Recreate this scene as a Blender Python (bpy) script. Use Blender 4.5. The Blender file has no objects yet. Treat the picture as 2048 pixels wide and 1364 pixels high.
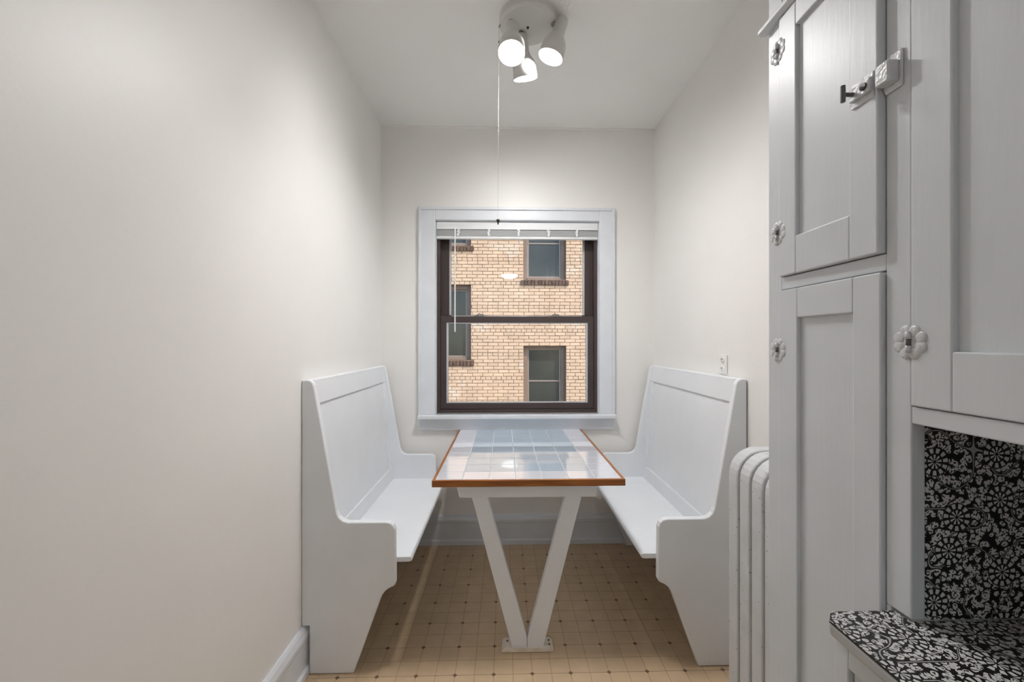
import bpy, bmesh, math, random
from mathutils import Vector, Matrix, Quaternion
random.seed(7)
scene = bpy.context.scene
C = scene.collection

# ------------------------------------------------------------------ camera
CAM_H = 1.309
cam_d = bpy.data.cameras.new('camera')
cam = bpy.data.objects.new('camera', cam_d); C.objects.link(cam)
cam.location = (0, 0, CAM_H)
cam.rotation_euler = (math.radians(90), 0, math.radians(-1.5))
cam_d.sensor_width = 36; cam_d.sensor_fit = 'HORIZONTAL'
cam_d.lens = 830.0 / 2048 * 36
cam_d.shift_x = -7.0 / 2048
cam_d.shift_y = 2.5 / 2048
cam_d.clip_start = 0.02
scene.camera = cam

# ------------------------------------------------------------------ sky, sun, exposure
SKY_STRENGTH = 0.42
SUN_STRENGTH = 3.3
BULB_STRENGTH = 415.0
FILL_STRENGTH = 37.0
EXPOSURE = 0.0
world = bpy.data.worlds.new('world'); scene.world = world
world.use_nodes = True
wn = world.node_tree.nodes; wl = world.node_tree.links
bg = wn.get('Background')
sky = wn.new('ShaderNodeTexSky')
sky.sky_type = 'NISHITA'
sky.sun_disc = False
sky.sun_elevation = math.radians(42)
sky.sun_rotation = math.radians(130)
wl.new(sky.outputs[0], bg.inputs[0])
bg.inputs[1].default_value = SKY_STRENGTH
sun_d = bpy.data.lights.new('sun', 'SUN')
sun = bpy.data.objects.new('sun', sun_d); C.objects.link(sun)
sun_d.energy = SUN_STRENGTH; sun_d.angle = math.radians(0.6); sun_d.color = (1, .95, .88)
sun.location = (8, -6, 12)
sun.rotation_euler = Vector((-1.05, .85, -1.5)).to_track_quat('-Z', 'Y').to_euler()
vs = scene.view_settings
vs.view_transform = 'Standard'; vs.look = 'None'; vs.gamma = 1; vs.use_curve_mapping = False
vs.exposure = EXPOSURE
scene.cycles.max_bounces = 12; scene.cycles.diffuse_bounces = 8   # white room: let light bounce

# ------------------------------------------------------------------ materials
def nt(name):
    m = bpy.data.materials.new(name); m.use_nodes = True
    return m, m.node_tree.nodes, m.node_tree.links, m.node_tree.nodes['Principled BSDF']

def paint(name, col, rough=.5, var=.04, vscale=3, bump=.0, bscale=60, stretch=(1, 1, 1), spec=.5, coat=0, metal=0, dirt=None, objrand=0):
    """painted / plain surface: mottled colour + fine relief"""
    m, n, l, b = nt(name)
    g = n.new('ShaderNodeNewGeometry')
    no = n.new('ShaderNodeTexNoise'); no.inputs['Scale'].default_value = vscale; no.inputs['Detail'].default_value = 4
    mp = n.new('ShaderNodeMapping'); mp.inputs['Scale'].default_value = stretch
    l.new(g.outputs['Position'], mp.inputs['Vector']); l.new(g.outputs['Position'], no.inputs['Vector'])
    rp = n.new('ShaderNodeValToRGB')
    c0 = [max(0, c * (1 - var)) for c in col]; c1 = [min(1, c * (1 + var)) for c in col]
    rp.color_ramp.elements[0].position = .3; rp.color_ramp.elements[0].color = (*c0, 1)
    rp.color_ramp.elements[1].position = .7; rp.color_ramp.elements[1].color = (*c1, 1)
    l.new(no.outputs['Fac'], rp.inputs['Fac'])
    out = rp.outputs['Color']
    if objrand:
        oi = n.new('ShaderNodeObjectInfo'); mr = n.new('ShaderNodeMapRange')
        mr.inputs[3].default_value = 1 - objrand; mr.inputs[4].default_value = 1 + objrand
        l.new(oi.outputs['Random'], mr.inputs[0])
        mx = n.new('ShaderNodeVectorMath'); mx.operation = 'SCALE'
        l.new(out, mx.inputs[0]); l.new(mr.outputs[0], mx.inputs['Scale']); out = mx.outputs[0]
    if dirt:
        dn = n.new('ShaderNodeTexNoise'); dn.inputs['Scale'].default_value = dirt[1]; dn.inputs['Detail'].default_value = 2
        l.new(g.outputs['Position'], dn.inputs['Vector'])
        dr = n.new('ShaderNodeValToRGB')
        dr.color_ramp.elements[0].position = dirt[2]; dr.color_ramp.elements[0].color = (0, 0, 0, 1)
        dr.color_ramp.elements[1].position = dirt[2] + .03; dr.color_ramp.elements[1].color = (1, 1, 1, 1)
        l.new(dn.outputs['Fac'], dr.inputs['Fac'])
        mx = n.new('ShaderNodeMix'); mx.data_type = 'RGBA'
        l.new(dr.outputs['Color'], mx.inputs['Factor']); l.new(out, mx.inputs[6]); mx.inputs[7].default_value = (*dirt[0], 1)
        out = mx.outputs[2]
    l.new(out, b.inputs['Base Color'])
    b.inputs['Roughness'].default_value = rough
    b.inputs['Specular IOR Level'].default_value = spec
    b.inputs['Metallic'].default_value = metal
    b.inputs['Coat Weight'].default_value = coat
    if bump:
        bn = n.new('ShaderNodeTexNoise'); bn.inputs['Scale'].default_value = bscale; bn.inputs['Detail'].default_value = 3
        l.new(mp.outputs[0], bn.inputs['Vector'])
        bp = n.new('ShaderNodeBump'); bp.inputs['Strength'].default_value = bump; bp.inputs['Distance'].default_value = .004
        l.new(bn.outputs['Fac'], bp.inputs['Height']); l.new(bp.outputs[0], b.inputs['Normal'])
    return m

def emit(name, col, s):
    m, n, l, b = nt(name)
    b.inputs['Base Color'].default_value = (*col, 1)
    b.inputs['Emission Color'].default_value = (*col, 1)
    b.inputs['Emission Strength'].default_value = s
    return m

def glass(name, tint=(.97, .98, .98), ior=1.5):
    m, n, l, b = nt(name)
    n.remove(b)
    o = n['Material Output']
    t = n.new('ShaderNodeBsdfTransparent'); t.inputs[0].default_value = (*tint, 1)
    gl = n.new('ShaderNodeBsdfGlossy'); gl.inputs['Roughness'].default_value = .01
    f = n.new('ShaderNodeFresnel'); f.inputs[0].default_value = ior
    mx = n.new('ShaderNodeMixShader')
    l.new(f.outputs[0], mx.inputs[0]); l.new(t.outputs[0], mx.inputs[1]); l.new(gl.outputs[0], mx.inputs[2]); l.new(mx.outputs[0], o.inputs[0])
    return m

def wood(name, c0, c1, rough=.35, axis='X'):
    m, n, l, b = nt(name)
    g = n.new('ShaderNodeNewGeometry'); mp = n.new('ShaderNodeMapping')
    s = {'X': (2.5, 60, 90), 'Y': (60, 2.5, 90)}[axis]
    mp.inputs['Scale'].default_value = s
    no = n.new('ShaderNodeTexNoise'); no.inputs['Scale'].default_value = 3; no.inputs['Detail'].default_value = 6
    l.new(g.outputs['Position'], mp.inputs[0]); l.new(mp.outputs[0], no.inputs[0])
    rp = n.new('ShaderNodeValToRGB')
    rp.color_ramp.elements[0].position = .35; rp.color_ramp.elements[0].color = (*c0, 1)
    rp.color_ramp.elements[1].position = .65; rp.color_ramp.elements[1].color = (*c1, 1)
    l.new(no.outputs[0], rp.inputs[0]); l.new(rp.outputs[0], b.inputs['Base Color'])
    b.inputs['Roughness'].default_value = rough
    return m

def floral(name):
    """printed black and white floral paper: flower medallions between small leaves"""
    m, n, l, b = nt(name)
    def M(op, a=None, c=None, v1=None, v2=None):
        k = n.new('ShaderNodeMath'); k.operation = op
        if a is not None: l.new(a, k.inputs[0])
        if v1 is not None: k.inputs[0].default_value = v1
        if c is not None: l.new(c, k.inputs[1])
        if v2 is not None: k.inputs[1].default_value = v2
        return k.outputs[0]
    g = n.new('ShaderNodeNewGeometry')
    sx = n.new('ShaderNodeSeparateXYZ'); l.new(g.outputs['Position'], sx.inputs[0])
    nx = n.new('ShaderNodeSeparateXYZ'); l.new(g.outputs['True Normal'], nx.inputs[0])
    horiz = M('GREATER_THAN', M('ABSOLUTE', nx.outputs[2]), v2=.5)
    mv = n.new('ShaderNodeMix'); mv.data_type = 'FLOAT'
    l.new(horiz, mv.inputs[0]); l.new(sx.outputs[2], mv.inputs[2]); l.new(sx.outputs[1], mv.inputs[3])
    cb = n.new('ShaderNodeCombineXYZ'); l.new(sx.outputs[0], cb.inputs[0]); l.new(mv.outputs[0], cb.inputs[1])
    dn = n.new('ShaderNodeTexNoise'); dn.inputs['Scale'].default_value = 60; dn.inputs['Detail'].default_value = 1
    l.new(cb.outputs[0], dn.inputs['Vector'])
    ds = n.new('ShaderNodeVectorMath'); ds.operation = 'MULTIPLY_ADD'
    l.new(dn.outputs['Color'], ds.inputs[0]); ds.inputs[1].default_value = (.011, .011, 0); l.new(cb.outputs[0], ds.inputs[2])
    # medallions on a jittered lattice
    sc = n.new('ShaderNodeVectorMath'); sc.operation = 'SCALE'; sc.inputs['Scale'].default_value = 12.5
    l.new(cb.outputs[0], sc.inputs[0])
    vo = n.new('ShaderNodeTexVoronoi'); vo.voronoi_dimensions = '2D'; vo.inputs['Scale'].default_value = 1; vo.inputs['Randomness'].default_value = .55
    l.new(sc.outputs[0], vo.inputs['Vector'])
    lo = n.new('ShaderNodeVectorMath'); lo.operation = 'SUBTRACT'; l.new(sc.outputs[0], lo.inputs[0]); l.new(vo.outputs['Position'], lo.inputs[1])
    ls = n.new('ShaderNodeSeparateXYZ'); l.new(lo.outputs[0], ls.inputs[0])
    ang = M('ARCTAN2', ls.outputs[1], ls.outputs[0]); r = vo.outputs['Distance']
    pet = M('GREATER_THAN', M('SINE', M('MULTIPLY', ang, v2=11.0)), v2=-.2)
    ring = M('MULTIPLY', M('GREATER_THAN', r, v2=.165), M('LESS_THAN', r, v2=.255))
    rays = M('GREATER_THAN', M('SINE', M('MULTIPLY', ang, v2=9.0)), v2=.0)
    core = M('MULTIPLY', M('MULTIPLY', M('LESS_THAN', r, v2=.135), M('GREATER_THAN', r, v2=.03)), rays)
    flower = M('MAXIMUM', M('MULTIPLY', ring, pet), core)
    inside = M('LESS_THAN', r, v2=.275)
    # small leaves between
    v2 = n.new('ShaderNodeTexVoronoi'); v2.voronoi_dimensions = '2D'; v2.inputs['Scale'].default_value = 112; v2.inputs['Randomness'].default_value = 1
    l.new(ds.outputs[0], v2.inputs['Vector'])
    leaf = M('LESS_THAN', v2.outputs['Distance'], v2=.47)
    n2 = n.new('ShaderNodeTexNoise'); n2.inputs['Scale'].default_value = 330; n2.inputs['Detail'].default_value = 0
    l.new(ds.outputs[0], n2.inputs['Vector'])
    leaf = M('MULTIPLY', leaf, M('GREATER_THAN', n2.outputs['Fac'], v2=.41))
    # thin curling stems
    wv = n.new('ShaderNodeTexNoise'); wv.inputs['Scale'].default_value = 17; wv.inputs['Detail'].default_value = 0
    l.new(cb.outputs[0], wv.inputs['Vector'])
    stem = M('LESS_THAN', M('ABSOLUTE', M('SUBTRACT', wv.outputs['Fac'], v2=.5)), v2=.006)
    gap = M('LESS_THAN', M('ABSOLUTE', M('SUBTRACT', wv.outputs['Fac'], v2=.5)), v2=.018)
    leaf = M('MAXIMUM', M('MULTIPLY', leaf, M('SUBTRACT', None, gap, v1=1.0)), M('MULTIPLY', stem, v2=.6))
    mx = n.new('ShaderNodeMix'); mx.data_type = 'FLOAT'
    l.new(inside, mx.inputs[0]); l.new(leaf, mx.inputs[2]); l.new(flower, mx.inputs[3])
    rp = n.new('ShaderNodeMix'); rp.data_type = 'RGBA'
    rp.inputs[6].default_value = (.006, .006, .006, 1); rp.inputs[7].default_value = (.66, .66, .66, 1)
    l.new(mx.outputs[0], rp.inputs[0]); l.new(rp.outputs[2], b.inputs['Base Color'])
    b.inputs['Roughness'].default_value = .45
    return m

def sash_glass(name, col):
    m = paint(name, col, rough=.12, var=.35, vscale=1.2, spec=.35)
    return m

WALL = paint('wall_paint', (.83, .815, .795), rough=.45, var=.018, vscale=2.2, bump=.12, bscale=45)
CEIL = paint('ceiling_paint', (.86, .855, .84), rough=.6, var=.02, vscale=2, bump=.10, bscale=30)
TRIM = paint('trim_paint', (.70, .725, .765), rough=.38, var=.03, vscale=9, bump=.06, bscale=60)
BENCH = paint('bench_paint', (.79, .815, .85), rough=.40, var=.02, vscale=6, bump=.07, bscale=90, dirt=((.30, .29, .28), 55, .79))
CAB = paint('cupboard_paint', (.61, .635, .665), rough=.40, var=.03, vscale=7, bump=.07, bscale=110, stretch=(1, 1, .12), spec=.35, dirt=((.42, .42, .41), 40, .80))
CABP = paint('hardware_paint', (.59, .605, .625), rough=.32, var=.08, vscale=60, bump=.3, bscale=160)
RAD = paint('radiator_paint', (.60, .615, .635), rough=.42, var=.05, vscale=12, bump=.1, bscale=120, dirt=((.22, .21, .20), 95, .69))
BARE = paint('worn_cream_wood', (.78, .70, .60), rough=.5, var=.12, vscale=25)
GAP_SHADE = paint('gap_shade', (.02, .02, .02), rough=.8)  # near-black that stands for the shade in door gaps and outlet slots
DARKMETAL = paint('dark_metal', (.06, .055, .05), rough=.35, metal=.8, var=.2, vscale=80)
STEEL = paint('aged_steel', (.30, .29, .28), rough=.3, metal=.9, var=.2, vscale=90)
LATCH = paint('latch_metal', (.12, .12, .12), rough=.4, metal=.4, var=.1)
LAMPWHITE = paint('lamp_enamel', (.62, .61, .59), rough=.35, var=.02)
BULB = emit('bulb_glass', (1, .985, .965), BULB_STRENGTH)
FILL_DOME = emit('fill_dome_glow', (.86, .94, 1), FILL_STRENGTH)  # cool glow of the added fill lamp
BROWN = paint('bronze_frame', (.060, .042, .040), rough=.35, var=.1, vscale=5)
SPACER = paint('pane_spacer', (.55, .57, .60), rough=.3, var=.03)
GLASS = glass('window_glass')
BLIND = paint('blind_enamel', (.74, .75, .76), rough=.4, var=.02)
PLASTIC = paint('white_plastic', (.82, .82, .80), rough=.35, var=.01)
CORD = paint('cord', (.45, .43, .41), rough=.7, var=.05)
OAK = wood('oak_edge', (.22, .070, .016), (.42, .15, .035))
OAKY = wood('oak_edge_side', (.22, .070, .016), (.42, .15, .035), axis='Y')
TILEW = paint('white_tile', (.74, .75, .82), rough=.04, var=.01, spec=1.0, coat=1)
TILEB = paint('blue_tile', (.47, .56, .66), rough=.04, var=.02, spec=1.0, coat=1)
GROUT = paint('grout', (.55, .58, .60), rough=.6, var=.06, vscale=30)
VINYL = paint('vinyl_square', (.60, .445, .29), rough=.30, var=.06, vscale=14, bump=.10, bscale=320, spec=.4, objrand=.025)
VINYLJ = paint('vinyl_joint', (.25, .16, .10), rough=.5, var=.1, vscale=20)
VINYLD = paint('vinyl_diamond', (.17, .10, .065), rough=.35, var=.1, vscale=30)
BRICK = paint('tan_brick', (.68, .47, .31), rough=.85, var=.09, vscale=5, bump=.5, bscale=70, objrand=.08, dirt=((.70, .54, .40), 2.2, .62))
MORTAR = paint('mortar', (.26, .18, .12), rough=.9, var=.1, vscale=9, bump=.3, bscale=90)
SILLB = paint('sill_brick', (.13, .070, .045), rough=.85, var=.4, vscale=16, bump=.5, bscale=90, objrand=.25)
NBFRAME = paint('tan_frame', (.24, .16, .115), rough=.6, var=.1, vscale=4)
NBSASH = paint('sash_frame', (.27, .215, .175), rough=.5, var=.05)
NBGLASS = sash_glass('far_glass', (.045, .048, .042))
NBSHADE = paint('roller_shade', (.26, .25, .22), rough=.5, var=.08, spec=.5)
ASPHALT = paint('alley_paving', (.25, .24, .23), rough=.9, var=.15)
FLORAL = floral('floral_paper')
EDGE = paint('counter_edge', (.40, .40, .40), rough=.4, var=.05, vscale=20)

# ------------------------------------------------------------------ mesh helpers
WL = {}          # world location of every object
class MB:
    def __init__(s): s.v = []; s.f = []; s.mi = []; s.cur = 0
    def _add(s, vs_, fs):
        o = len(s.v); s.v += [Vector(p) for p in vs_]
        for f in fs: s.f.append([i + o for i in f]); s.mi.append(s.cur)
        return s
    def box(s, x0, x1, y0, y1, z0, z1):
        return s._add([(x0, y0, z0), (x1, y0, z0), (x1, y1, z0), (x0, y1, z0), (x0, y0, z1), (x1, y0, z1), (x1, y1, z1), (x0, y1, z1)],
                      [(3, 2, 1, 0), (4, 5, 6, 7), (0, 1, 5, 4), (1, 2, 6, 5), (2, 3, 7, 6), (3, 0, 4, 7)])
    def frame_box(s, O, U, V, N, u0, u1, v0, v1, n0, n1):
        P = lambda u, v, w: O + U * u + V * v + N * w
        vs_ = [P(u0, v0, n0), P(u1, v0, n0), P(u1, v1, n0), P(u0, v1, n0), P(u0, v0, n1), P(u1, v0, n1), P(u1, v1, n1), P(u0, v1, n1)]
        return s._add(vs_, [(3, 2, 1, 0), (4, 5, 6, 7), (0, 1, 5, 4), (1, 2, 6, 5), (2, 3, 7, 6), (3, 0, 4, 7)])
    def prism(s, pts, ax, a0, a1):
        """pts: 2d outline; ax 'y' -> (x,z) outline, 'x' -> (y,z), 'z' -> (x,y)"""
        def P(p, a):
            return {'y': (p[0], a, p[1]), 'x': (a, p[0], p[1]), 'z': (p[0], p[1], a)}[ax]
        k = len(pts)
        vs_ = [P(p, a0) for p in pts] + [P(p, a1) for p in pts]
        fs = [list(range(k))[::-1], list(range(k, 2 * k))]
        for i in range(k):
            j = (i + 1) % k; fs.append((i, j, j + k, i + k))
        return s._add(vs_, fs)
    def lathe(s, O, axis, prof, n=24, cap=False):
        axis = Vector(axis).normalized(); O = Vector(O)
        t = Vector((1, 0, 0)) if abs(axis.x) < .8 else Vector((0, 1, 0))
        u = axis.cross(t).normalized(); w = axis.cross(u)
        vs_ = []
        for (a, r) in prof:
            for i in range(n):
                th = 2 * math.pi * i / n
                vs_.append(O + axis * a + (u * math.cos(th) + w * math.sin(th)) * r)
        fs = []
        for k in range(len(prof) - 1):
            for i in range(n):
                j = (i + 1) % n
                fs.append((k * n + i, k * n + j, (k + 1) * n + j, (k + 1) * n + i))
        if cap:
            fs.append(list(range(n))[::-1]); fs.append([(len(prof) - 1) * n + i for i in range(n)])
        return s._add(vs_, fs)
    def tube(s, p0, p1, r, n=10, r1=None):
        p0 = Vector(p0); p1 = Vector(p1)
        return s.lathe(p0, p1 - p0, [(0, r), ((p1 - p0).length, r if r1 is None else r1)], n, True)
    def path(s, pts, r, n=8):
        for a, b in zip(pts[:-1], pts[1:]): s.tube(a, b, r, n)
        return s
    def ball(s, c, r, n=12, m=8, sc=(1, 1, 1)):
        c = Vector(c); vs_ = []; fs = []
        for k in range(1, m):
            ph = math.pi * k / m
            for i in range(n):
                th = 2 * math.pi * i / n
                vs_.append(c + Vector((sc[0] * r * math.sin(ph) * math.cos(th), sc[1] * r * math.sin(ph) * math.sin(th), sc[2] * r * math.cos(ph))))
        top = len(vs_); vs_.append(c + Vector((0, 0, r * sc[2]))); vs_.append(c - Vector((0, 0, r * sc[2])))
        for k in range(m - 2):
            for i in range(n):
                j = (i + 1) % n; fs.append((k * n + i, (k + 1) * n + i, (k + 1) * n + j, k * n + j))
        for i in range(n):
            j = (i + 1) % n; fs.append((top, i, j)); fs.append((top + 1, (m - 2) * n + j, (m - 2) * n + i))
        return s._add(vs_, fs)
    def build(s, name, mat, parent=None, bevel=0, seg=2, smooth=False, origin=None, fix=False):
        xs = [p.x for p in s.v]; ys = [p.y for p in s.v]; zs = [p.z for p in s.v]
        if origin is None: origin = Vector(((min(xs) + max(xs)) / 2, (min(ys) + max(ys)) / 2, min(zs)))
        origin = Vector(origin)
        me = bpy.data.meshes.new(name)
        me.from_pydata([tuple(p - origin) for p in s.v], [], s.f)
        mats = mat if isinstance(mat, (list, tuple)) else [mat]
        for m_ in mats: me.materials.append(m_)
        for p, i in zip(me.polygons, s.mi): p.material_index = i; p.use_smooth = smooth
        if fix:
            bm = bmesh.new(); bm.from_mesh(me); bmesh.ops.recalc_face_normals(bm, faces=bm.faces); bm.to_mesh(me); bm.free()
        me.update()
        o = bpy.data.objects.new(name, me)
        return link(o, parent, origin, bevel, seg)

def link(o, parent, origin, bevel=0, seg=2):
    C.objects.link(o)
    origin = Vector(origin)
    if parent is not None:
        o.parent = parent; o.location = origin - WL[parent.name]
    else: o.location = origin
    WL[o.name] = origin
    if bevel:
        md = o.modifiers.new('bevel', 'BEVEL'); md.width = bevel; md.segments = seg; md.limit_method = 'ANGLE'; md.angle_limit = math.radians(35)
    return o

def thing(name, loc, label, cat, group=None):
    o = bpy.data.objects.new(name, None); o.empty_display_size = .1
    link(o, None, loc)
    return tag(o, label, cat, group)
def tag(o, label, cat, group=None):
    o['label'] = label; o['category'] = cat
    if group: o['group'] = group
    return o
def struct(o, label=None, cat=None):
    o['kind'] = 'structure'
    if label: o['label'] = label
    if cat: o['category'] = cat
    return o
def bx(name, mat, x0, x1, y0, y1, z0, z1, parent=None, bevel=0, seg=2):
    return MB().box(x0, x1, y0, y1, z0, z1).build(name, mat, parent, bevel, seg)
def arc(cx, cy, r, a0, a1, k=6):
    return [(cx + r * math.cos(math.radians(a0 + (a1 - a0) * i / k)), cy + r * math.sin(math.radians(a0 + (a1 - a0) * i / k))) for i in range(k + 1)]

# ------------------------------------------------------------------ room
XL, XR, YB, ZC, YF = -.80, .985, 2.71, 2.71, -3.6
WX0, WX1, WZ0, WZ1 = -.449, .619, .842, 2.100      # window opening
struct(bx('wall_left', WALL, XL - .12, XL, YF - .12, YB + .24, -.06, ZC), 'warm white painted plaster wall at left of the nook', 'wall')
struct(bx('wall_right', WALL, XR, XR + .12, YF - .12, YB + .24, -.06, ZC), 'warm white painted plaster wall behind right bench and radiator', 'wall')
struct(bx('wall_front', WALL, XL, XR, YF - .12, YF, -.06, ZC), 'plain wall closing the kitchen behind the camera', 'wall')
w = MB()
w.box(XL, WX0, YB, YB + .24, -.06, ZC).box(WX1, XR, YB, YB + .24, -.06, ZC).box(WX0, WX1, YB, YB + .24, -.06, WZ0).box(WX0, WX1, YB, YB + .24, WZ1, ZC)
struct(w.build('wall_back', WALL), 'warm white painted wall around the window', 'wall')
struct(bx('ceiling', CEIL, XL - .12, XR + .12, YF - .12, YB + .24, ZC, ZC + .12), 'grey white plaster ceiling of the dining nook', 'ceiling')

# painted seams in the corners
struct(MB().tube((XL, YB - .004, ZC - .004), (XR, YB - .004, ZC - .004), .006, 8).build('trim_1', WALL), 'thin uneven caulk line where back wall meets ceiling', 'trim')

# floor: embossed vinyl squares with small diamonds
floor = struct(bx('floor', VINYLJ, XL, XR, YF, YB, -.06, -.0012), 'tan vinyl floor of small squares with dark diamond dots', 'floor')
P_ = .0762; DX0, DY0 = -.043, 2.551
sq = MB().box(-P_ / 2 + .0008, P_ / 2 - .0008, -P_ / 2 + .0008, P_ / 2 - .0008, 0, .0012)
sq_me = bpy.data.meshes.new('tile'); sq_me.from_pydata([tuple(p) for p in sq.v], [], sq.f); sq_me.materials.append(VINYL)
cells = []
for i in range(-12, 15):
    for j in range(-82, 4):
        cx = DX0 + P_ * (i + .5); cy = DY0 + P_ * (j + .5)
        if cx - P_ / 2 > XL - P_ and cx + P_ / 2 < XR + P_ and cy > YF and cy - P_ / 2 < YB: cells.append((cx, cy))
def seen(c):
    x, y = c
    if y < 1.56: return False
    if y < 1.66: return XL + .05 < x < XR - .03
    return -.68 < x < .87
vis = [c for c in cells if seen(c) and XL + .04 < c[0] < XR - .04 and c[1] < YB - .04]
vis.sort(key=lambda c: c[1]); vis = vis[:300]; vset = set(vis)
for c in vis:
    o = bpy.data.objects.new('tile', sq_me); link(o, floor, (c[0], c[1], -.0012))
rest = MB()
for c in cells:
    if c in vset: continue
    x0 = max(c[0] - P_ / 2 + .0008, XL); x1 = min(c[0] + P_ / 2 - .0008, XR); y0 = c[1] - P_ / 2 + .0008; y1 = min(c[1] + P_ / 2 - .0008, YB)
    if x1 > x0 and y1 > y0: rest.box(x0, x1, y0, y1, -.0012, 0)
o = rest.build('vinyl_squares', VINYL, floor); o['kind'] = 'stuff'
dm = MB(); d_ = .0095
dm.prism([(-d_, 0), (0, -d_), (d_, 0), (0, d_)], 'z', 0, .0016)
dm_me = bpy.data.meshes.new('diamond_inset'); dm_me.from_pydata([tuple(p) for p in dm.v], [], dm.f); dm_me.materials.append(VINYLD)
far_d = MB()
for i in range(-5, 7):
    for j in range(0, 41):
        x = DX0 + 2 * P_ * i; y = DY0 - 2 * P_ * j
        if not (XL + .02 < x < XR - .02 and y > YF + .03): continue
        if y > 1.5:
            link(bpy.data.objects.new('diamond_inset', dm_me), floor, (x, y, -.0012))
        else: far_d.prism([(x - d_, y), (x, y - d_), (x + d_, y), (x, y + d_)], 'z', -.0012, .0004)
o = far_d.build('diamond_insets', VINYLD, floor); o['kind'] = 'stuff'

# baseboards: board, cap line, shoe
def baseboard(name, prof, ax, a0, a1, label):
    struct(MB().prism(prof, ax, a0, a1).build(name, TRIM, bevel=.002, fix=True), label, 'baseboard')
BBP = [(0, 0), (.030, 0), (.030, .028), (.022, .034), (.020, .036), (.020, .138), (.024, .143), (.024, .160), (.016, .180), (.008, .190), (0, .190)]
baseboard('baseboard_back', [(YB - p[0], p[1]) for p in BBP], 'x', XL + .03, XR - .03, 'tall grey painted baseboard under the window')
baseboard('baseboard_left', [(XL + p[0], p[1]) for p in BBP], 'y', YF, YB, 'tall grey painted baseboard along the left wall')
baseboard('baseboard_right', [(XR - p[0], p[1]) for p in BBP], 'y', .98, YB, 'tall grey painted baseboard behind radiator and right bench')

# ------------------------------------------------------------------ window
win = bpy.data.objects.new('window_1', None); link(win, None, ((WX0 + WX1) / 2, YB, WZ0))
struct(win, 'dark bronze double hung window in grey painted casing', 'window')
yc = YB - .020
bx('side_casing', TRIM, -.546, WX0, yc, YB, .842, 2.172, win, .003)
bx('side_casing', TRIM, WX1, .708, yc, YB, .842, 2.172, win, .003)
bx('head_casing', TRIM, WX0, WX1, yc, YB, WZ1, 2.172, win, .003)
bb = MB(); yb2 = YB - .030
bb.box(-.556, -.538, yb2, YB, .842, 2.182).box(.700, .718, yb2, YB, .842, 2.182).box(-.538, .700, yb2, YB, 2.164, 2.182)
bb.build('back_band', TRIM, win, .004)
bx('window_sill', TRIM, -.556, .722, YB - .060, YB + .03, .816, .842, win, .005)
bx('apron', TRIM, -.548, .712, YB - .022, YB, .742, .816, win, .003)
jm = MB()      # painted inner jamb liners
jm.box(WX0, WX0 + .004, YB, YB + .035, WZ0, WZ1).box(WX1 - .004, WX1, YB, YB + .035, WZ0, WZ1).box(WX0, WX1, YB, YB + .035, WZ1 - .004, WZ1)
jm.build('jamb_liner', TRIM, win)
fr = MB(); fy0, fy1 = YB + .035, YB + .14
fr.box(WX0, WX0 + .024, fy0, fy1, WZ0, WZ1).box(WX1 - .024, WX1, fy0, fy1, WZ0, WZ1)
fr.box(WX0 + .024, WX1 - .024, fy0, fy1, WZ1 - .03, WZ1).box(WX0 + .024, WX1 - .024, fy0, fy1, WZ0, WZ0 + .022)
fr.box(WX0 + .024, WX0 + .030, fy0 + .05, fy0 + .058, WZ0, WZ1).box(WX1 - .030, WX1 - .024, fy0 + .05, fy0 + .058, WZ0, WZ1)
fr.build('window_frame', BROWN, win, .002)
def sash(name, x0, x1, z0, z1, y0, y1, st, rb, rt_):
    m = MB(); m.box(x0, x0 + st, y0, y1, z0, z1).box(x1 - st, x1, y0, y1, z0, z1).box(x0 + st, x1 - st, y0, y1, z0, z0 + rb).box(x0 + st, x1 - st, y0, y1, z1 - rt_, z1)
    s = m.build(name, BROWN, win, .003)
    ym = (y0 + y1) / 2; a, b_, c_, d2 = x0 + st, x1 - st, z0 + rb, z1 - rt_
    q = MB(); t = .011
    q.box(a, a + t, ym - .014, ym + .006, c_, d2).box(b_ - t, b_, ym - .014, ym + .006, c_, d2).box(a + t, b_ - t, ym - .014, ym + .006, c_, c_ + t * .6).box(a + t, b_ - t, ym - .014, ym + .006, d2 - t * .6, d2)
    q.build('pane_spacer', SPACER, s)
    bx('pane', GLASS, a + .002, b_ - .002, ym - .002, ym + .002, c_ + .002, d2 - .002, s)
    return s
up = sash('upper_sash', WX0 + .026, WX1 - .026, 1.440, WZ1 - .032, YB + .098, YB + .132, .050, .042, .05)
lowr = sash('lower_sash', WX0 + .024, WX1 - .024, WZ0 + .024, 1.482, YB + .046, YB + .086, .040, .040, .042)
for lx in (-.168, .337):
    m = MB(); m.box(lx - .032, lx + .032, YB + .05, YB + .08, 1.482, 1.487).tube((lx, YB + .066, 1.487), (lx, YB + .066, 1.496), .017, 14)
    m.box(lx - .006, lx + .028, YB + .056, YB + .066, 1.490, 1.497).tube((lx, YB + .066, 1.494), (lx, YB + .066, 1.503), .005, 8)
    m.build('sash_lock', STEEL, lowr, .0015)
for lx in (-.375, .542):
    bx('tilt_latch', DARKMETAL, lx - .022, lx + .022, YB + .054, YB + .072, 1.482, 1.489, lowr, .002)

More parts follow.
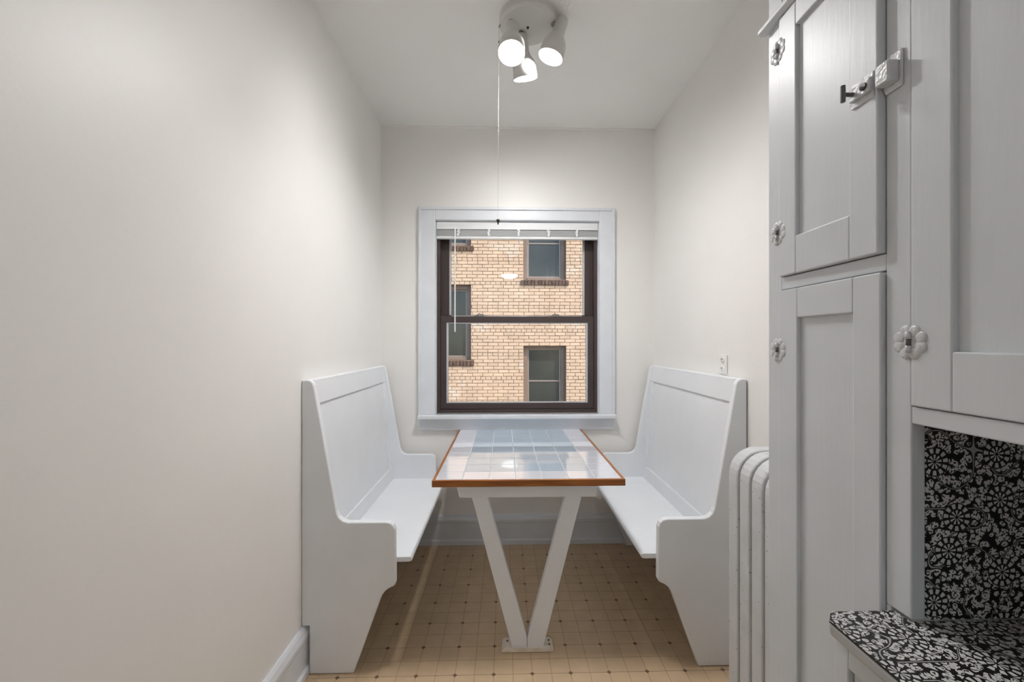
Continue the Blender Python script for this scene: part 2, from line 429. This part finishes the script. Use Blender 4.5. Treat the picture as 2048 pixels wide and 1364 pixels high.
# venetian blind, pulled up
bl = thing('venetian_blind', (.09, YB + .018, 1.98), 'white venetian blind pulled up tight at the top of the window', 'blind')
bx('head_rail', BLIND, -.442, .614, YB + .002, YB + .033, 2.060, 2.094, bl, .003)
bx('valance_slat', BLIND, -.442, .612, YB - .001, YB + .002, 2.044, 2.064, bl, .001)
zz = 2.003
sl = MB().box(-.527, .527, -.0125, .0125, 0, .0012)
sl_me = bpy.data.meshes.new('slat'); sl_me.from_pydata([tuple(p) for p in sl.v], [], sl.f); sl_me.materials.append(BLIND)
for k in range(12):
    o = bpy.data.objects.new('slat', sl_me); link(o, bl, (.085 + random.uniform(-.001, .001), YB + .018 + random.uniform(-.0015, .0015), zz)); zz += .0034
bx('bottom_rail', BLIND, -.444, .614, YB + .004, YB + .031, 1.984, 2.001, bl, .003)
for x in (-.301, -.102, .092, .287, .474):
    m = MB()
    for k in range(7):
        m.ball((x + random.uniform(-.006, .006), YB + .002, 2.006 + k * .006), .0085, 8, 6, (1.1, .4, .7))
    m.tube((x, YB + .002, 2.0), (x, YB + .002, 2.062), .0012, 6)
    m.build('ladder_cord', BLIND, bl, smooth=True)
wd = MB(); wd.tube((-.3224, YB - .005, 2.062), (-.3224, YB - .005, 1.376), .0042, 8).tube((-.3224, YB - .005, 2.074), (-.3224, YB - .005, 2.062), .0028, 6)
wd.build('tilt_wand', PLASTIC, bl, smooth=False)

# ------------------------------------------------------------------ built-in benches
def bench(sign, wx, label):
    X = lambda u: wx + sign * u
    root = thing('bench', (X(.2), 2.17, 0), label, 'bench', 'pair of built-in breakfast nook benches')
    wall_u = .0006 if sign > 0 else .004
    outline = [(wall_u, 1.160), (.022, 1.161)] + [(.034, 1.158), (.043, 1.150), (.048, 1.138)] + [(.132, .665), (.136, .640), (.145, .618), (.160, .604), (.182, .597)] + \
              [(.330, .597), (.347, .593), (.359, .583), (.366, .566)] + [(.368, .356), (.366, .347), (.358, .341), (.342, .334), (.328, .324), (.317, .310), (.308, .292)] + \
              [(.203, .001), (.0306, .001), (.0306, .1906), (wall_u, .1906)]
    for y0, y1 in ((1.655, 1.683), (2.648, 2.676)):
        p = [(X(u), z) for u, z in outline]
        MB().prism(p, 'y', y0, y1).build('end_panel', BENCH, root, .005, 3, fix=True)
    ya, yb_ = 1.683, 2.648
    # seat with eased nose running past the arms
    so = [(.075, .424), (.415, .424), (.425, .428), (.428, .434), (.426, .441), (.420, .445), (.075, .445)]
    MB().prism([(X(u), z) for u, z in so], 'y', ya, yb_).build('seat', BENCH, root, .002, fix=True)
    # leaning framed back
    p0 = Vector((X(.095), 0, .430)); p1 = Vector((X(.036), 0, 1.150))
    V = (p1 - p0).normalized(); L = (p1 - p0).length; U = Vector((0, 1, 0)); N = U.cross(V) * 1
    if N.x * sign < 0: N = -N
    def slab(name, u0, u1, v0, v1, n0, n1, bev=.003):
        return MB().frame_box(p0, U, V, N, u0, u1, v0, v1, n0, n1).build(name, BENCH, root, bev, fix=True)
    slab('bottom_rail', ya, yb_, 0, .092, -.016, .004)
    slab('top_rail', ya, yb_, .632, L, -.016, .004)
    slab('stile', yb_ - .055, yb_, .092, .632, -.016, .004)
    slab('stile', ya, ya + .03, .092, .632, -.016, .004)
    slab('back_panel', ya + .03, yb_ - .055, .092, .632, -.016, -.004, .001)
    c0, c1 = sorted((X(.004), X(.040)))
    bx('top_cap', BENCH, c0, c1, ya, yb_, 1.142, 1.160, root, .004)
    return root
bL = bench(1, XL, 'white painted wooden bench against the left wall, facing right')
bR = bench(-1, XR, 'white painted wooden bench against the right wall beside the radiator')
pt = bx('wood_patch', BENCH, .826, .846, 1.6535, 1.656, .022, .058, bR, .0006)

# ------------------------------------------------------------------ table
TX0, TX1, TY0, TY1, TZ = -.298, .500, 1.703, 2.704, .743
tb = thing('dining_table', (.10, 2.2, 0), 'tile topped breakfast table with oak edge and white V legs', 'table')
bx('tabletop', GROUT, TX0 + .012, TX1 - .012, TY0 + .012, TY1, .722, TZ - .0022, tb)
bx('edge_trim', OAK, TX0, TX1, TY0, TY0 + .012, .7155, TZ + .0006, tb, .0025)
bx('edge_trim', OAKY, TX0, TX0 + .012, TY0 + .012, TY1, .7155, TZ + .0006, tb, .0025)
bx('edge_trim', OAKY, TX1 - .012, TX1, TY0 + .012, TY1, .7155, TZ + .0006, tb, .0025)
px_ = (TX1 - TX0 - .024) / 7; py_ = .1056
tw = MB().box(-px_ / 2 + .0016, px_ / 2 - .0016, -py_ / 2 + .0016, py_ / 2 - .0016, 0, .006)
def tile_mesh(name, mt):
    me = bpy.data.meshes.new(name); me.from_pydata([tuple(p) for p in tw.v], [], tw.f); me.materials.append(mt); return me
tmw, tmb = tile_mesh('tile', TILEW), tile_mesh('tile', TILEB)
for j in range(10):
    for i in range(7):
        y0 = TY0 + .013 + j * py_; y1 = min(y0 + py_, TY1 - .001)
        blue = 0 < i < 6 and j > 0
        cx = TX0 + .012 + (i + .5) * px_; cy = (y0 + y1) / 2
        o = bpy.data.objects.new('tile', tmb if blue else tmw)
        link(o, tb, (cx, cy, TZ - .006), .0012, 2)
        if y1 - y0 < py_ - .001: o.scale.y = (y1 - y0) / py_
        o.rotation_euler = (random.uniform(-.001, .001), random.uniform(-.001, .001), 0)
        o['label'] = 'pale blue glazed tile' if blue else 'white glazed border tile'
# cross beam and V legs
MB().prism([(-.203, .7155), (.397, .7155), (.385, .656), (-.189, .656)], 'y', 1.745, 1.785).build('cross_beam', BENCH, tb, .003, fix=True)
bx('center_beam', BENCH, .065, .135, 1.785, 2.66, .668, .7155, tb, .003)
bx('wall_cleat', BENCH, -.18, .38, 2.66, 2.684, .656, .7155, tb, .003)
MB().prism([(-.138, .657), (-.072, .657), (.094, .060), (.094, .020), (.031, .020)], 'y', 1.750, 1.785).build('leg', BENCH, tb, .003, fix=True)
MB().prism([(.257, .657), (.327, .657), (.163, .020), (.0955, .020), (.0955, .058)], 'y', 1.750, 1.785).build('leg', BENCH, tb, .003, fix=True)
MB().prism([(-.014, .001), (.208, .001), (.206, .012), (.194, .021), (0, .021), (-.012, .012)], 'y', 1.748, 1.812).build('base_plate', BARE, tb, .002, fix=True)
for x, y in ((.012, 1.79), (.19, 1.79), (.19, 1.765)):
    MB().tube((x, y, .020), (x, y, .0225), .004, 8).build('screw', DARKMETAL, tb)

# ------------------------------------------------------------------ ceiling spotlight cluster
lf = thing('ceiling_spotlight', (.10, 1.79, ZC), 'three headed white ceiling spotlight with all bulbs lit', 'lamp')
MB().lathe((.10, 1.79, ZC), (0, 0, -1), [(0, .121), (.003, .1225), (.030, .1225), (.036, .119), (.040, .113), (.041, .0005)], 64).build('canopy', LAMPWHITE, lf, smooth=False, fix=True)
MB().lathe((.10, 1.79, ZC - .040), (0, 0, -1), [(0, .006), (.006, .005), (.008, .0005)], 12).build('finial', DARKMETAL, lf, smooth=True)
def spot(op, d, stem_top, sink=0):
    op = Vector(op); d = Vector(d).normalized(); L = .172; b0 = op - d * L
    prof = [(0, .0005), (0, .020), (.004, .025), (.010, .027), (.072, .028), (.086, .034), (.104, .046), (.120, .0515), (.172, .0545),
            (.172, .0525), (.120, .0495), (.104, .044), (.086, .032), (.076, .024), (.074, .0005)]
    h = MB().lathe(b0, d, prof, 40).build('spot_head', LAMPWHITE, lf, smooth=True, fix=True)
    # reflector bulb: rounded face just inside the rim
    bp_ = [(a_ - sink, r_) for a_, r_ in [(.080, .018), (.100, .030), (.125, .043), (.145, .0465), (.158, .044), (.168, .034), (.173, .018), (.1745, .0005)]]
    MB().lathe(b0, d, bp_, 32).build('bulb', BULB, h, smooth=True, fix=True)
    st = Vector(stem_top); q = b0 + d * .03
    m = MB(); m.tube(st, (st.x, st.y, q.z), .0085, 10); m.tube((st.x, st.y, q.z), q, .0085, 10)
    m.ball((st.x, st.y, q.z), .011, 10, 8)
    m.build('stem', STEEL, lf)
    return b0
spot((.0275, 1.662, 2.466), (-.03, -.36, -.93), (.026, 1.755, 2.68))
spot((.196, 1.772, 2.529), (-.31, .04, -.95), (.208, 1.765, 2.68), .008)
spot((.0946, 1.880, 2.503), (.13, .33, -.93), (.072, 1.815, 2.68), .012)
pc = thing('pull_string', (-.0275, 1.785, 1.82), 'long thin pull string with dark bead hanging from ceiling light', 'string')
MB().tube((-.0245, 1.785, 2.664), (-.0285, 1.785, 1.838), .0006, 6).build('string', CORD, pc)
MB().tube((-.018, 1.787, 2.682), (-.0245, 1.785, 2.662), .003, 8).build('pull_arm', STEEL, pc)
MB().ball((-.0285, 1.785, 1.832), .0075, 12, 8, (1, 1, 1.0)).tube((-.0285, 1.785, 1.826), (-.0285, 1.785, 1.815), .004, 8, .0025).build('bead', DARKMETAL, pc, smooth=True)
MB().ball((-.0249, 1.785, 2.60), .0032, 8, 6).build('knot', DARKMETAL, pc, smooth=True)
# painted over rosette on the ceiling beside the canopy
m = MB()
for k in range(7):
    a = 2 * math.pi * k / 7
    m.ball((.252 + .020 * math.cos(a), 1.71 + .020 * math.sin(a), ZC - .001), .011, 10, 6, (1, 1, .5))
m.lathe((.252, 1.71, ZC), (0, 0, -1), [(0, .020), (.003, .017), (.004, .0005)], 20)
tag(m.build('ceiling_rosette', CEIL, smooth=True), 'small lumpy painted over rosette on ceiling beside the spotlight', 'rosette')

# unseen ceiling lamp added behind the camera to fill the nook with light
kd = thing('kitchen_fill_dome', (.10, -2.9, ZC), 'added fill light behind the camera, shaped as a round frosted ceiling dome', 'lamp')
MB().lathe((.1, -2.9, ZC), (0, 0, -1), [(0, .20), (.02, .20), (.02, .17)], 40).build('rim', LAMPWHITE, kd, smooth=False)
MB().lathe((.1, -2.9, ZC - .02), (0, 0, -1), [(0, .17), (.03, .155), (.055, .11), (.068, .05), (.07, .0005)], 40).build('dome', FILL_DOME, kd, smooth=True, fix=True)

# ------------------------------------------------------------------ outlet on the right wall
ot = thing('wall_outlet', (XR - .003, 1.842, 1.14), 'white duplex outlet on right wall just above the bench top', 'outlet')
bx('cover_plate', PLASTIC, XR - .006, XR - .0005, 1.806, 1.878, 1.168, 1.252, ot, .002)
for zc_ in (1.190, 1.230):
    r_ = MB(); r_.prism([(1.842 + .017 * math.cos(t_ * math.pi / 8), zc_ + .014 * math.sin(t_ * math.pi / 8)) for t_ in range(16)], 'x', XR - .009, XR - .006)
    rr = r_.build('receptacle', PLASTIC, ot, fix=True)
    q = MB(); q.box(XR - .0096, XR - .009, 1.835, 1.838, zc_ - .002, zc_ + .007).box(XR - .0096, XR - .009, 1.846, 1.849, zc_ - .002, zc_ + .006).tube((XR - .0096, 1.842, zc_ - .008), (XR - .009, 1.842, zc_ - .008), .0025, 8)
    q.build('slots', GAP_SHADE, rr)

# ------------------------------------------------------------------ radiator
rd = thing('radiator', (.84, 1.19, 0), 'grey painted cast iron column radiator with chipped paint beside right bench', 'radiator')
x0, x1, z0, z1 = .738, .945, .085, .966
prof = []
R_ = .085
prof += arc(x0 + R_, z1 - R_, R_, 180, 90, 7) + arc(x1 - .05, z1 - .05, .05, 90, 0, 6) + arc(x1 - .03, z0 + .03, .03, 0, -90, 4) + arc(x0 + .03, z0 + .03, .03, 270, 180, 4)
sec = None
yy = 1.350
for k in range(6):
    if sec is None:
        s_ = MB().prism(prof, 'y', yy - .052, yy)
        sec = s_.build('section', RAD, rd, .006, 3, fix=True)
        base_y = yy
    else:
        o = bpy.data.objects.new('section', sec.data); link(o, rd, WL[sec.name] + Vector((0, yy - base_y, 0)), .006, 3)
    yy -= .0628
for z_ in (.16, .88):
    MB().tube((.84, 1.352, z_), (.84, .99, z_), .022, 14).build('nipple_tube', RAD, rd, smooth=False)
for y_ in (1.327, 1.013):
    for x_ in (.775, .91):
        MB().lathe((x_, y_, 0.0), (0, 0, 1), [(0, .022), (.02, .020), (.09, .014)], 12, True).build('foot', RAD, rd)

# ------------------------------------------------------------------ tall cupboard
FX = .610
tc = thing('tall_cupboard', (.80, .775, 0), 'tall narrow grey painted cupboard with two panelled doors beside the radiator', 'cupboard')
bx('carcass', CAB, FX + .022, XR - .002, .609, .942, .002, ZC - .002, tc)
def fpart(name, y0, y1, z0, z1, parent=tc, x0=FX, x1=FX + .022, bev=.002, mat=CAB):
    return bx(name, mat, x0, x1, y0, y1, z0, z1, parent, bev)
fpart('frame_stile', .607, .648, .892, ZC - .002)
fpart('frame_stile', .640, .648, .002, .892)
fpart('frame_stile', .898, .944, .002, ZC - .002)
fpart('frame_rail', .648, .898, 1.424, 1.451)
fpart('frame_rail', .648, .898, 2.02, 2.06)
fpart('frame_rail', .648, .898, .002, .10)
bx('gap_shade_backing', GAP_SHADE, FX + .016, FX + .022, .6485, .8975, .10, 1.424, tc)  # black sheets behind the doors, shade of the door gaps put in as colour
bx('gap_shade_backing', GAP_SHADE, FX + .016, FX + .022, .6485, .8975, 1.451, 2.02, tc)
# moulding strip
MB().prism([(FX, 2.018), (FX - .012, 2.018), (FX - .020, 2.024), (FX - .020, 2.032), (FX - .012, 2.040), (FX, 2.040)], 'y', .607, .954).build('moulding_strip', CAB, tc, .002, fix=True)

HINGE = None
def hinge_mesh():
    m = MB()
    for k in range(8):
        a = 2 * math.pi * (k + .5) / 8
        m.ball((0, .0175 * math.cos(a), .0175 * math.sin(a)), .0098, 12, 6, (.34, 1, 1))
    m.lathe((.001, 0, 0), (-1, 0, 0), [(0, .017), (.002, .015), (.0025, .0005)], 20)
    m.cur = 1
    m.tube((-.0035, 0, -.016), (-.0035, 0, -.005), .0036, 10).tube((-.0035, 0, .005), (-.0035, 0, .016), .0036, 10)
    m.cur = 2
    m.tube((-.0030, 0, -.0055), (-.0030, 0, .0055), .0032, 10)
    return m
def hinge(parent, y, z, x, sc=1.0):
    global HINGE
    if HINGE is None:
        o = hinge_mesh().build('hinge', [CABP, CABP, LATCH], parent, smooth=True, origin=(0, 0, 0), fix=True)
        HINGE = o.data
    else:
        o = bpy.data.objects.new('hinge', HINGE); link(o, parent, (0, 0, 0))
    o.location = Vector((x, y, z)) - WL[parent.name]; WL[o.name] = Vector((x, y, z)); o.scale = (sc, sc, sc)
    o['label'] = 'flower shaped painted hinge'
    return o

def door(name, y0, y1, z0, z1, py0, py1, pz0, pz1, th, parent, x_face, ajar=0):
    """framed door with recessed panel; y0 is the near edge; ajar pushes the near edge out"""
    m = MB()
    def XF(y): return x_face - ajar * (y1 - y) / (y1 - y0)
    def fb(ya, yb_, za, zb, n0, n1):
        vs_ = []
        for z in (za, zb):
            for (y, nn) in ((ya, n0), (yb_, n0), (yb_, n1), (ya, n1)): vs_.append((XF(y) + nn, y, z))
        m._add(vs_, [(0, 1, 2, 3), (7, 6, 5, 4), (0, 4, 5, 1), (1, 5, 6, 2), (2, 6, 7, 3), (3, 7, 4, 0)])
    fb(y0, py0, z0, z1, 0, th); fb(py1, y1, z0, z1, 0, th); fb(py0, py1, z0, pz0, 0, th); fb(py0, py1, pz1, z1, 0, th)
    d_ = m.build(name, CAB, parent, .0022, fix=True)
    m = MB(); fb(py0, py1, pz0, pz1, .009, th - .002); m.build('panel', CAB, d_, fix=True)
    return d_
dU = door('upper_door', .650, .8965, 1.4525, 2.016, .706, .843, 1.530, 1.966, .024, tc, FX - .008, .005)
dL = door('lower_door', .650, .8965, .104, 1.4215, .703, .840, .20, 1.360, .024, tc, FX - .008)
hinge(dU, .899, 1.949, FX - .007); hinge(dU, .899, 1.549, FX - .007); hinge(dL, .899, 1.292, FX - .007); hinge(dL, .899, .35, FX - .007)
# turn latch on the upper door, catch on the stile
lx = FX - .0125
lt = MB()
lt.prism([(.654, 1.706), (.697, 1.706), (.700, 1.712), (.700, 1.742), (.697, 1.748), (.654, 1.748)], 'x', lx - .003, lx)
lt.prism([(.654, 1.716), (.694, 1.716), (.694, 1.738), (.654, 1.738)], 'x', lx - .010, lx - .003)
L_ = lt.build('latch', CABP, dU, .0025, fix=True)
kn = MB(); kn.tube((lx - .008, .686, 1.727), (lx - .026, .686, 1.727), .0035, 10); kn.tube((lx - .0265, .686, 1.714), (lx - .0265, .686, 1.742), .0040, 10)
kn.build('turn_knob', LATCH, dU, .001)
MB().tube((lx - .013, .664, 1.727), (lx - .009, .664, 1.727), .006, 12).build('latch_bolt', DARKMETAL, dU)
ct = MB()
ct.prism([(.618, 1.702), (.646, 1.702), (.649, 1.710), (.649, 1.752), (.640, 1.760), (.618, 1.760)], 'x', FX - .004, FX)
ct.prism([(.622, 1.712), (.645, 1.712), (.645, 1.745), (.622, 1.745)], 'x', FX - .022, FX - .004)
ct.build('latch_catch', CABP, tc, .003, fix=True)

# ------------------------------------------------------------------ hutch over the counter
hc = thing('wall_cabinet', (.80, .1, 1.187), 'grey painted wall cabinet with large door above patterned counter', 'cabinet')
HY0 = -.75
bx('carcass', CAB, FX + .022, XR - .002, HY0, .6065, 1.187, ZC - .002, hc)
fpart('frame_rail', HY0, .6065, 1.187, 1.2125, hc)
fpart('frame_rail', HY0, .6065, 2.60, ZC - .002, hc)
fpart('frame_stile', -.03, .03, 1.2125, 2.60, hc)
fpart('frame_stile', HY0, HY0 + .05, 1.2125, 2.60, hc)
bx('gap_shade_backing', GAP_SHADE, FX + .016, FX + .022, HY0 + .05, .606, 1.2125, 2.60, hc)  # black sheet painting the shade around the cabinet doors
dR = door('door', .032, .605, 1.214, 2.598, .090, .548, 1.296, 2.52, .024, hc, FX - .003)
hinge(dR, .6055, 1.309, FX - .003); hinge(dR, .6055, 2.35, FX - .003)
dR2 = door('door', HY0 + .052, -.032, 1.214, 2.598, HY0 + .11, -.09, 1.296, 2.52, .024, hc, FX - .003)
# papered niche: end and back linings
npz = MB().box(FX + .022, XR - .004, .6068, .6085, .892, 1.187)
o = npz.build('niche_end_lining', FLORAL, tc); o['label'] = 'black and white floral paper lining'
o = bx('niche_back_lining', FLORAL, XR - .004, XR - .001, HY0, .606, .892, 1.187, hc); o['label'] = 'black and white floral paper lining'

# base cabinet and counter
bc = thing('base_cabinet', (.75, -.06, 0), 'grey painted base cabinet under the floral counter', 'cabinet')
BX = .508
bx('carcass', CAB, BX + .02, XR - .002, HY0, .602, .002, .868, bc)
bx('frame_stile', CAB, BX, BX + .02, .601, .626, .002, .868, bc, .002)
bx('frame_stile', CAB, BX, BX + .02, HY0, HY0 + .04, .002, .868, bc, .002)
bx('frame_stile', CAB, BX, BX + .02, -.03, .02, .10, .826, bc, .002)
bx('frame_rail', CAB, BX, BX + .02, HY0 + .04, .601, .826, .868, bc, .002)
bx('frame_rail', CAB, BX, BX + .02, HY0 + .04, .601, .002, .10, bc, .002)
bx('drawer_front', CAB, BX + .007, BX + .02, .022, .599, .66, .824, bc, .002)
bx('door', CAB, BX + .007, BX + .02, .022, .599, .102, .655, bc, .002)
bx('drawer_front', CAB, BX + .007, BX + .02, HY0 + .042, -.032, .66, .824, bc, .002)
bx('door', CAB, BX + .007, BX + .02, HY0 + .042, -.032, .102, .655, bc, .002)
ctp = thing('countertop', (.72, -.06, .869), 'countertop covered in black and white floral paper', 'countertop')
out_ = [(.4885, .612), (.4885 + .018, .632), (.608, .632), (.608, .6055), (.985 - .003, .6055), (.985 - .003, HY0), (.4885, HY0)]
MB().prism(out_, 'z', .8875, .8905).build('floral_sheet', FLORAL, ctp, fix=True)
MB().prism(out_, 'z', .869, .8875).build('board', EDGE, ctp, .004, fix=True)

# ------------------------------------------------------------------ the building across the alley
NY = 8.40
nb = thing('apartment_building', (.3, NY + .2, -3.2), 'tan brick apartment building seen through the window', 'building')
openings = [(.377, 1.245, 2.580, 4.10), (-1.55, -.679, .950, 2.472), (.381, 1.248, -.255, 1.2675), (-1.55, -.679, 3.262, 4.80),
            (.377, 1.245, 5.45, 6.95), (-1.55, -.679, -1.90, -.36), (-1.55, -.679, 6.10, 7.6), (2.6, 3.5, 2.58, 4.1), (2.6, 3.5, -.25, 1.2675)]
bz0, bz1, bx0_, bx1_ = -3.2, 9.2, -4.6, 5.2
xs_ = sorted({bx0_, bx1_, *[v for o_ in openings for v in o_[:2]]}); zs_ = sorted({bz0, bz1, *[v for o_ in openings for v in o_[2:]]})
m = MB()
for a, b_ in zip(xs_[:-1], xs_[1:]):
    for c_, d2 in zip(zs_[:-1], zs_[1:]):
        mx_, mz_ = (a + b_) / 2, (c_ + d2) / 2
        if any(o_[0] < mx_ < o_[1] and o_[2] < mz_ < o_[3] for o_ in openings): continue
        m.box(a, b_, NY + .008, NY + .35, c_, d2)
m.build('mortar_wall', MORTAR, nb)
CO = .0686; BLN = .2085; JT = .009
bk = bmesh.new(); bmesh.ops.create_cube(bk, size=1)
for v in bk.verts: v.co.y += .5
bmesh.ops.bevel(bk, geom=[e for e in bk.edges if all(v.co.y < .2 for v in e.verts)], offset=.05, segments=1, affect='EDGES')
bk_me = bpy.data.meshes.new('brick'); bk.to_mesh(bk_me); bk.free(); bk_me.materials.append(BRICK)
bricks = []
zref = 2.9842 - CO / 2
r0 = int((bz0 - zref) / CO); r1 = int((bz1 - zref) / CO)
sill_h = .118
def blocked(z):
    iv = []
    for (a, b_, c_, d2) in openings:
        if c_ - .012 < z < d2: iv.append((a, b_))
        elif c_ - sill_h < z <= c_ - .012: iv.append((a - .055, b_ + .058))
    return iv
for r in range(r0, r1):
    zc_ = zref + (r + .5) * CO
    hdr = (r % 7 == 0)
    ln = BLN / 2 if hdr else BLN
    x = bx0_ + ((r % 2) * ln / 2) - random.uniform(0, .02) - ln
    iv = blocked(zc_)
    while x < bx1_:
        segs = [(max(x, bx0_), min(x + ln, bx1_))]
        for (a, b_) in iv:
            ns = []
            for (s0, s1) in segs:
                if s1 <= a or s0 >= b_: ns.append((s0, s1)); continue
                if s0 < a: ns.append((s0, a + JT))
                if s1 > b_: ns.append((b_, s1))
            segs = ns
        for (s0, s1) in segs:
            if s1 - s0 > .025: bricks.append((s0, s1 - JT, zc_))
        x += ln
view = [b_ for b_ in bricks if -1.17 < (b_[0] + b_[1]) / 2 < 1.68 and .06 < b_[2] < 3.40]
view.sort(key=lambda b_: -(b_[1] - b_[0]) * 1000 + abs((b_[0] + b_[1]) / 2 - .1) + abs(b_[2] - 1.75))
ind = set(view[:300])
def brick_xf(b_):
    return (b_[0] + b_[1]) / 2, NY + random.uniform(-.004, .003), b_[2] + random.uniform(-.002, .002), (b_[1] - b_[0]) - random.uniform(0, .004), CO - JT - random.uniform(-.001, .004)
st_v = []; st_f = []
tv = [v.co.copy() for v in bk_me.vertices]; tf = [list(p.vertices) for p in bk_me.polygons]
for b_ in bricks:
    cx, cy, cz, sx_, sz_ = brick_xf(b_)
    rot = random.uniform(-.012, .012)
    if b_ in ind:
        o = bpy.data.objects.new('brick', bk_me); link(o, nb, (cx, cy, cz)); o.scale = (sx_, .05, sz_); o.rotation_euler = (0, rot, random.uniform(-.006, .006))
    else:
        o0 = len(st_v)
        for v in tv: st_v.append((cx + v.x * sx_ + v.z * sz_ * rot, cy + v.y * .05, cz + v.z * sz_ - v.x * sx_ * rot))
        for f_ in tf: st_f.append([i + o0 for i in f_])
me = bpy.data.meshes.new('brickwork'); me.from_pydata(st_v, [], st_f); me.materials.append(BRICK)
o = bpy.data.objects.new('brickwork', me); link(o, nb, (.3, NY, -3.2)); o.data.transform(Matrix.Translation((-.3, -NY, 3.2))); o['kind'] = 'stuff'
# rowlock sills
rb = bmesh.new(); bmesh.ops.create_cube(rb, size=1); bmesh.ops.bevel(rb, geom=rb.edges[:], offset=.06, segments=1, affect='EDGES')
rb_me = bpy.data.meshes.new('sill_brick'); rb.to_mesh(rb_me); rb.free(); rb_me.materials.append(SILLB)
far_s = []
for k_, (a, b_, c_, d2) in enumerate(openings):
    n_ = int((b_ - a + .11) / .066)
    for i in range(n_):
        xx = a - .052 + (i + .5) * (b_ - a + .108) / n_
        o = bpy.data.objects.new('sill_brick', rb_me); link(o, nb, (xx, NY + .03, c_ - .062 + random.uniform(-.003, .003)))
        o.scale = (.057, .13, .105); o.rotation_euler = (.06, random.uniform(-.03, .03), 0)
# windows of the building
for k_, (a, b_, c_, d2) in enumerate(openings):
    wy = NY + .125
    f_ = MB(); t = .085
    f_.box(a, a + t, wy, wy + .08, c_, d2).box(b_ - t, b_, wy, wy + .08, c_, d2).box(a + t, b_ - t, wy, wy + .08, d2 - t, d2).box(a + t, b_ - t, wy - .03, wy + .08, c_, c_ + .055)
    wo = f_.build('window', NBFRAME, nb, .006)
    mid = (c_ + d2) / 2
    for nm, za, zb, yy_ in (('sash', c_ + .055, mid + .02, wy + .02), ('sash', mid - .02, d2 - t, wy + .045)):
        q = MB(); s_ = .032; a2, b2 = a + t + .004, b_ - t - .004
        q.box(a2, a2 + s_, yy_, yy_ + .03, za, zb).box(b2 - s_, b2, yy_, yy_ + .03, za, zb).box(a2 + s_, b2 - s_, yy_, yy_ + .03, za, za + s_).box(a2 + s_, b2 - s_, yy_, yy_ + .03, zb - s_, zb)
        q.build('sash', NBSASH, wo, .003)
        bx('pane', NBGLASS, a2 + s_, b2 - s_, yy_ + .012, yy_ + .018, za + s_, zb - s_, wo)
# alley ground
struct(bx('alley_ground', ASPHALT, -6, 7, 2.96, 8.7, -3.4, -3.2), 'grey paved alley between the buildings', 'ground')
